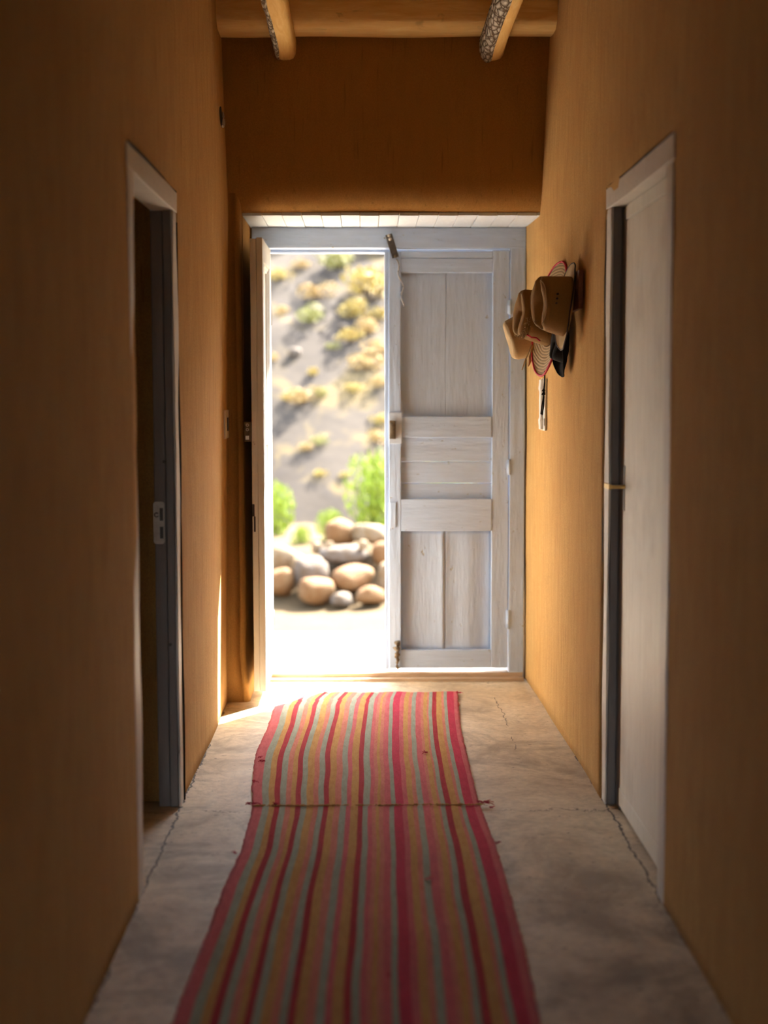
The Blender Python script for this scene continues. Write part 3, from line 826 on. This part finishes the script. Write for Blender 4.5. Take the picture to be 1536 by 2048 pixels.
# frayed straw along the lower crown edge of the second hat
bm = NEW(); rnd = random.Random(3)
for k in range(170):
    a = math.pi+rnd.uniform(-1.5, 1.5); z = .122+rnd.uniform(-.014, .012)
    p = Vector((.094*math.cos(a), .078*math.sin(a), z)); q = p+Vector((rnd.uniform(-.012, .002), rnd.uniform(-.008, .008), rnd.uniform(-.006, .008)))
    tube(bm, [p, q], .0016, 4)
o = finish('frayed_edge', bm, 'pale_straw', h2); tag(o, kind='stuff')

# ------------------------------------------------------------------ the rug
def interp(tab, y):
    if y <= tab[0][0]: return tab[0][1]
    for (a, b), (c, d) in zip(tab, tab[1:]):
        if y <= c:
            f = (y-a)/(c-a); return b+(d-b)*f
    return tab[-1][1]
LE = [(2.3, -.43), (3.1, -.436), (3.5, -.42), (3.98, -.405), (4.2, -.388), (4.72, -.386), (4.95, -.410), (5.45, -.434), (5.87, -.416), (6.37, -.412), (6.55, -.35)]
RE = [(2.3, .375), (3.08, .388), (3.46, .399), (3.8, .402), (4.23, .402), (4.64, .390), (4.78, .386), (5.15, .388), (5.85, .396), (6.55, .430)]
ST = [(0, 'P'), (.025, 'P'), (.045, 'S'), (.075, 'O'), (.100, 'R'), (.124, 'S'), (.15, 'K'), (.172, 'O'), (.192, 'R'), (.214, 'S'), (.238, 'O'), (.268, 'K'), (.290, 'S'),
      (.314, 'R'), (.337, 'O'), (.365, 'K'), (.392, 'S'), (.418, 'P'), (.438, 'O'), (.469, 'R'), (.490, 'S'), (.512, 'P'), (.530, 'K'), (.545, 'O'), (.558, 'K'), (.575, 'P'),
      (.600, 'S'), (.619, 'C'), (.655, 'P'), (.677, 'O'), (.703, 'K'), (.722, 'S'), (.746, 'P'), (.775, 'K'), (.790, 'O'), (.812, 'K'), (.822, 'S'), (.842, 'R'), (.867, 'O'), (.898, 'K'), (.913, 'S'), (.932, 'C'), (.972, 'P')]
MI = {'P': 0, 'K': 1, 'O': 2, 'S': 3, 'R': 4, 'C': 5}
def stripe_u(u, y):
    # the two lengths were sewn together slightly out of step
    w = .006*noise.noise(Vector((u*4, y*1.4, 5)))+.004*noise.noise(Vector((u*12, y*3.5, 9)))
    if y > 4.72: w += .010*math.sin(u*math.pi)*(1 if u > .5 else .3)
    w += -.018*math.sin((y-3.0)*1.6)*math.sin(u*math.pi) + .010*math.sin(u*math.pi)*math.exp(-((y-5.1)/.3)**2)
    return u+w
def rug():
    og = (0, 4.7, .004); t = empty('rug', og, label='long striped runner rug in pink, red, ochre and sage, two lengths sewn together', cat='rug')
    us = []
    for (u, c), nx in zip(ST, ST[1:]+[(1.0, '')]):
        m = 2 if nx[0]-u > .015 else 1
        for k in range(m): us.append((u+(nx[0]-u)*k/m, c))
    us.append((1.0, 'P'))
    for name, ya, yb in (('near_length', 2.3, 4.725), ('far_length', 4.7255, 6.56)):
        bm = NEW(); n = int((yb-ya)/.014); rows = []
        for i in range(n+1):
            y = ya+(yb-ya)*i/n; l, r = interp(LE, y), interp(RE, y)
            # smooth the polyline a little
            l = (l+interp(LE, y-.08)+interp(LE, y+.08 if y < 6.4 else y))/3; r = (r+interp(RE, y-.08)+interp(RE, y+.08))/3
            row = []
            for j, (u, c) in enumerate(us):
                uu = stripe_u(u, y) if 0 < u < 1 else u
                x = l+(r-l)*uu
                if j == 0 or j == len(us)-1: x += .004*noise.noise(Vector((j, y*60, 0)))+.004*noise.noise(Vector((j, y*14, 3)))
                z = .009+.004*noise.noise(Vector((x*5, y*2.2, 1)))+.0022*noise.noise(Vector((x*22, y*7, 2)))
                z += .010*math.exp(-((y-4.2-.25*x)/.10)**2)*max(0, .7-abs(u-.35)) + .008*math.exp(-((y-3.55+.2*x)/.13)**2)*max(0, .6-abs(u-.7))
                yy = y
                if name == 'far_length':
                    yy += (.02*noise.noise(Vector((u*5, 2, 0)))+.006*noise.noise(Vector((u*30, 3, 0)))-.03*max(0, 1-u/.1))*max(0, (y-6.2)/.36)
                    z += .004*max(0, (y-6.40)/.16)
                z += .003*math.exp(-((y-4.725)/.012)**2)
                row.append(bm.verts.new((x, yy, z)))
            rows.append(row)
        for a, b in zip(rows, rows[1:]):
            for j in range(len(us)-1):
                f = bm.faces.new((a[j], a[j+1], b[j+1], b[j])); f.material_index = MI[us[j][1]]; f.smooth = True
        g = bmesh.ops.extrude_face_region(bm, geom=bm.faces[:])
        for v in [q for q in g['geom'] if isinstance(q, bmesh.types.BMVert)]: v.co.z -= .005
        bmesh.ops.recalc_face_normals(bm, faces=bm.faces[:])
        local(finish(name, bm, ['rug_pink', 'rug_rose', 'rug_ochre', 'rug_sage', 'rug_red', 'rug_crimson'], t), og)
    rnd = random.Random(5)
    bm = NEW(); pts = []
    for i in range(150):
        x = -.388+.792*i/149; pts.append((x, 4.725+.005*noise.noise(Vector((x*30, 0, 0))), .0125+.003*noise.noise(Vector((x*50, 3, 0)))))
    tube(bm, pts, .0016, 5)
    for i in range(60):
        x = rnd.uniform(-.38, .40); y = 4.725
        tube(bm, [(x, y-.009, .012), (x+.003, y, .0165), (x+rnd.uniform(-.008, .008), y+.009, .012)], .0012, 4)
    local(finish('seam', bm, 'rug_ochre', t, True), og)
    bm = NEW()
    for (cx, cy, n, sp) in ((-.40, 5.30, 10, .012), (-.41, 5.36, 6, .01), (-.395, 4.74, 16, .02), (-.405, 5.02, 8, .012), (-.31, 4.735, 8, .016), (.405, 4.74, 22, .022), (.42, 4.68, 8, .014), (.235, 5.42, 8, .014), (.18, 3.98, 10, .014), (.435, 6.52, 10, .012), (.405, 4.3, 6, .01), (-.19, 6.54, 8, .012), (-.40, 4.22, 6, .01), (.05, 3.3, 5, .01)):
        for k in range(n):
            a = rnd.uniform(0, 6.28); p = Vector((cx+rnd.uniform(-sp, sp)*.5, cy+rnd.uniform(-sp, sp)*.5, .014)); q = p+Vector((math.cos(a), math.sin(a)*.7, rnd.uniform(-.2, .5)))*sp*rnd.uniform(.5, 1.3)
            q.z = max(q.z, .006); m = (p+q)/2+Vector((0, 0, .004)); tube(bm, [p, m, q], .0012, 4)
    o = local(finish('loose_threads', bm, 'rug_crimson', t), og); tag(o, kind='stuff')
rug()

# ------------------------------------------------------------------ outside
bm = NEW(); box(bm, -4, 4, 7.085, 8.42, -.6, -.012)
tag(finish('porch', bm, 'porch', bevel=.01), 'sunlit pale paved step outside the double door', 'porch', kind='structure')
def terrain(name, x0, x1, y0, y1, nx, ny, zf, mat, label, cat):
    bm = NEW(); V = [[bm.verts.new((x0+(x1-x0)*i/nx, y0+(y1-y0)*j/ny, zf(x0+(x1-x0)*i/nx, y0+(y1-y0)*j/ny))) for j in range(ny+1)] for i in range(nx+1)]
    for i in range(nx):
        for j in range(ny): bm.faces.new((V[i][j], V[i+1][j], V[i+1][j+1], V[i][j+1])).smooth = True
    return tag(finish(name, bm, mat), label, cat, kind='structure')
def yz(x, y):
    z = -1.24+.03*noise.noise(Vector((x*.8, y*.8, 0)))
    t = max(0, min(1, (y-17.2)/1.7)); t = t*t*(3-2*t)
    return z+.60*t+.05*noise.noise(Vector((x*1.5, y*1.5, 4)))*t
terrain('yard', -14, 14, 8.0, 22.5, 90, 60, yz, 'yard', 'sandy yellow ground beyond the porch', 'ground')
def hz(x, y):
    r = y-21
    return -1.3+.62*r+.35*noise.noise(Vector((x*.25, y*.25, 2)))*min(1, max(0, r)/2)+.12*noise.noise(Vector((x*.9, y*.9, 7)))+.02*x*.0
terrain('hillside', -26, 26, 20.6, 44, 130, 90, hz, 'hill', 'grey-brown dry hillside filling the view through the doorway', 'hill')

def rock(x, y, z, w, h, mat, label, group=None, seed=0):
    bm = NEW(); bmesh.ops.create_icosphere(bm, subdivisions=3, radius=1)
    rnd = random.Random(seed); d = w*rnd.uniform(.62, .75)
    for v in bm.verts:
        c = v.co.copy(); n = 1+.22*noise.noise(c*1.1+Vector((seed*3.3, 0, 0)))+.07*noise.noise(c*3+Vector((0, seed, 0)))
        c = Vector([math.copysign(abs(q)**.85, q) for q in c])*n
        v.co = Vector((c.x*w/2, c.y*d/2, c.z*h/2))
    for f in bm.faces: f.smooth = True
    o = finish('boulder', bm, mat); o.location = (x, y, z); o.rotation_euler = (0, rnd.uniform(-.15, .15), rnd.uniform(0, 1))
    return tag(o, label, 'rock', group)
RK = [(-.341, 18.57, -.41, .44, .36, 'rock_orange', 'round pale-topped boulder crowning the stone pile'),
 (.055, 18.55, -.43, .48, .28, 'rock_pale', 'flat yellowish boulder on top of the pile, beside the right leaf'),
 (-.275, 18.2, -.66, .68, .26, 'rock_grey', 'long grey-brown boulder under the round one on top of the pile'),
 (.27, 18.25, -.66, .42, .34, 'rock_orange', 'orange boulder at the right end of the middle row of the pile'),
 (-.70, 17.76, -.84, .50, .40, 'rock_grey', 'bluish-grey topped boulder left of the middle of the pile'),
 (-.615, 17.40, -1.03, .46, .34, 'rock_orange', 'bright orange boulder at the foot of the stone pile'),
 (-.17, 17.74, -.91, .58, .30, 'rock_orange', 'wide brown boulder in the lower middle of the pile'),
 (.31, 17.82, -.92, .34, .42, 'rock_pale', 'upright tan boulder beside the right leaf, low in the pile'),
 (-1.09, 18.14, -.72, .42, .36, 'rock_pale', 'pale boulder at the upper left of the pile'),
 (-1.10, 17.67, -.95, .42, .34, 'rock_orange', 'ochre boulder at the lower left edge of the pile'),
 (-.88, 18.15, -.78, .30, .28, 'rock_pale', 'small pale boulder between the pale and the bluish ones'),
 (.06, 17.38, -1.08, .40, .22, 'rock_orange', 'low reddish stone at the foot of the pile on the right'),
 (-.632, 18.25, -.58, .16, .16, 'rock_pale', 'small whitish stone left of the round top boulder'),
 (-.47, 18.10, -.545, .13, .13, 'rock_pale', 'small whitish stone just below the round top boulder'),
 (-.04, 18.10, -.53, .14, .13, 'rock_pale', 'small whitish stone right of the round top boulder'),
 (.30, 18.35, -.50, .16, .16, 'rock_pale', 'small whitish stone against the right leaf'),
 (-.30, 17.30, -1.12, .3, .18, 'rock_grey', 'small grey stone before the wide brown boulder')]
for i, r in enumerate(RK): rock(*r, seed=i+1)

def shrub_mesh(seed, n, leaf, name, mat):
    rnd = random.Random(seed); bm = NEW()
    lobes = [(Vector((rnd.uniform(-.5, .5), rnd.uniform(-.5, .5), rnd.uniform(.35, .8))), rnd.uniform(.35, .55)) for _ in range(7)]
    for i in range(n):
        c, r = rnd.choice(lobes); d = Vector((rnd.gauss(0, 1), rnd.gauss(0, 1), rnd.gauss(0, 1))).normalized()
        p = c+d*r*rnd.uniform(.75, 1.0)
        if p.z < .02: continue
        q = Euler((rnd.uniform(0, 6), rnd.uniform(0, 6), rnd.uniform(0, 6))).to_matrix(); l = leaf*rnd.uniform(.6, 1.3)
        vs = [bm.verts.new(p+q @ Vector(v)*l) for v in ((-.5, 0, 0), (0, -.28, .05), (.5, 0, 0), (0, .28, .05))]
        bm.faces.new(vs)
    me = bpy.data.meshes.new(name); bm.to_mesh(me); bm.free(); me.materials.append(M[mat])
    bm = NEW()
    for c, r in lobes: tube(bm, [(c.x*.1, c.y*.1, -.15), (c.x*.5, c.y*.5, c.z*.5), tuple(c)], [.035, .025, .012], 5)
    ms = bpy.data.meshes.new(name+'_stems'); bm.to_mesh(ms); bm.free(); ms.materials.append(M['stem'])
    return me, ms
SM = {k: [shrub_mesh(s*11+7*len(k), 520, .17, 'foliage', k) for s in range(3)] for k in ('leaf_yellow', 'leaf_straw', 'leaf_olive')}
SM['leaf_green'] = [shrub_mesh(90+s, 1500, .11, 'foliage', 'leaf_green') for s in range(3)]
def shrub(name, loc, w, h, kind, label, group=None, var=0, rz=0):
    t = empty(name, loc, label=label, cat='bush', group=group); t.scale = (w, w, h); t.rotation_euler[2] = rz
    a, b = SM[kind][var % 3]
    for nm, me in (('foliage', a), ('stem', b)):
        o = bpy.data.objects.new(nm, me); COL.objects.link(o); o.parent = t
    return t
shrub('green_bush', (.05, 20.4, -.68), .50, 1.12, 'leaf_green', 'bright green bush behind the stone pile beside the right leaf', var=0)
shrub('green_bush', (-.52, 19.7, -.68), .24, .42, 'leaf_green', 'low green bush behind the round top boulder', var=1)
shrub('green_bush', (-1.32, 20.5, -.68), .36, .66, 'leaf_green', 'yellow-green bush beside the open left leaf', var=2)
shrub('green_bush', (-.90, 19.3, -.68), .17, .26, 'leaf_green', 'small yellow-green tuft left of the stone pile', var=0, rz=2)
shrub('green_bush', (1.15, 20.6, -.68), .5, 1.0, 'leaf_green', 'tall green bush mostly hidden by the right leaf', var=1, rz=1)
shrub('green_bush', (-2.4, 20.5, -.68), .5, .9, 'leaf_green', 'wide green bush hidden by the open left leaf', var=0, rz=3)
HS = [(-1.68, 29.08, .41), (-1.34, 29.55, .31), (-.52, 29.46, .62), (-.9, 28.36, .5), (.1, 28.35, .95), (-.3, 27.66, .55), (-1.7, 27.75, .3), (-1.06, 27.41, .5), (.04, 27.16, .42),
 (.29, 27.66, .42), (-.29, 26.68, .42), (.23, 26.45, .42), (-.61, 26.45, .22), (.04, 25.99, .5), (-.96, 25.77, .22), (-.14, 25.33, .3), (.26, 25.47, .32), (-.76, 25.19, .24), (-1.06, 24.98, .44),
 (-1.37, 25.05, .22), (.21, 24.56, .3), (.16, 24.1, .34), (-.77, 23.97, .25), (-1.02, 23.85, .22), (-.71, 23.16, .22), (-.34, 23.1, .16)]
rnd = random.Random(21)
HR = ((.22, 30.2, .7), (-.95, 27.75, .26), (-1.3, 26.3, .26), (-.42, 27.15, .2))
def free(x, y, w): return all(math.hypot(x-a, y-b) > (w+c)*.85 for a, b, c in HS+list(HR))
HS = [h for i, h in enumerate(HS) if all(math.hypot(h[0]-a, h[1]-b) > (h[2]+c)*.42 for a, b, c in HS[:i]+list(HR))]
for i in range(400):
    if len(HS) > 88: break
    x = rnd.uniform(-7, 6) if i % 3 else rnd.uniform(-2.2, .9); y = rnd.uniform(22.8, 38) if i % 3 else rnd.uniform(25, 33); w = rnd.uniform(.22, .6)
    if free(x, y, w): HS.append((x, y, w))
for i, (x, y, w) in enumerate(HS):
    k = ('leaf_yellow', 'leaf_straw', 'leaf_olive', 'leaf_straw', 'leaf_yellow')[i % 5]
    cn = {'leaf_yellow': 'yellow', 'leaf_straw': 'straw-coloured', 'leaf_olive': 'olive'}[k]
    shrub('hillside_shrub', (x, y, hz(x, y)-.03), w*.80, w*.62, k, 'blurred %s dry shrub dotted on the hillside' % cn, '%s shrubs on the hillside' % cn, var=i, rz=i*1.3)
# stones on the slope: bluish-grey outcrops among the shrubs
rnd = random.Random(4)
for i, (x, y, w) in enumerate(HR):
    rock(x, y, hz(x, y)+.04, w, w*.7, 'rock_grey', 'blurred bluish-grey rock lying on the hillside', 'grey rocks on the hillside', seed=40+i)
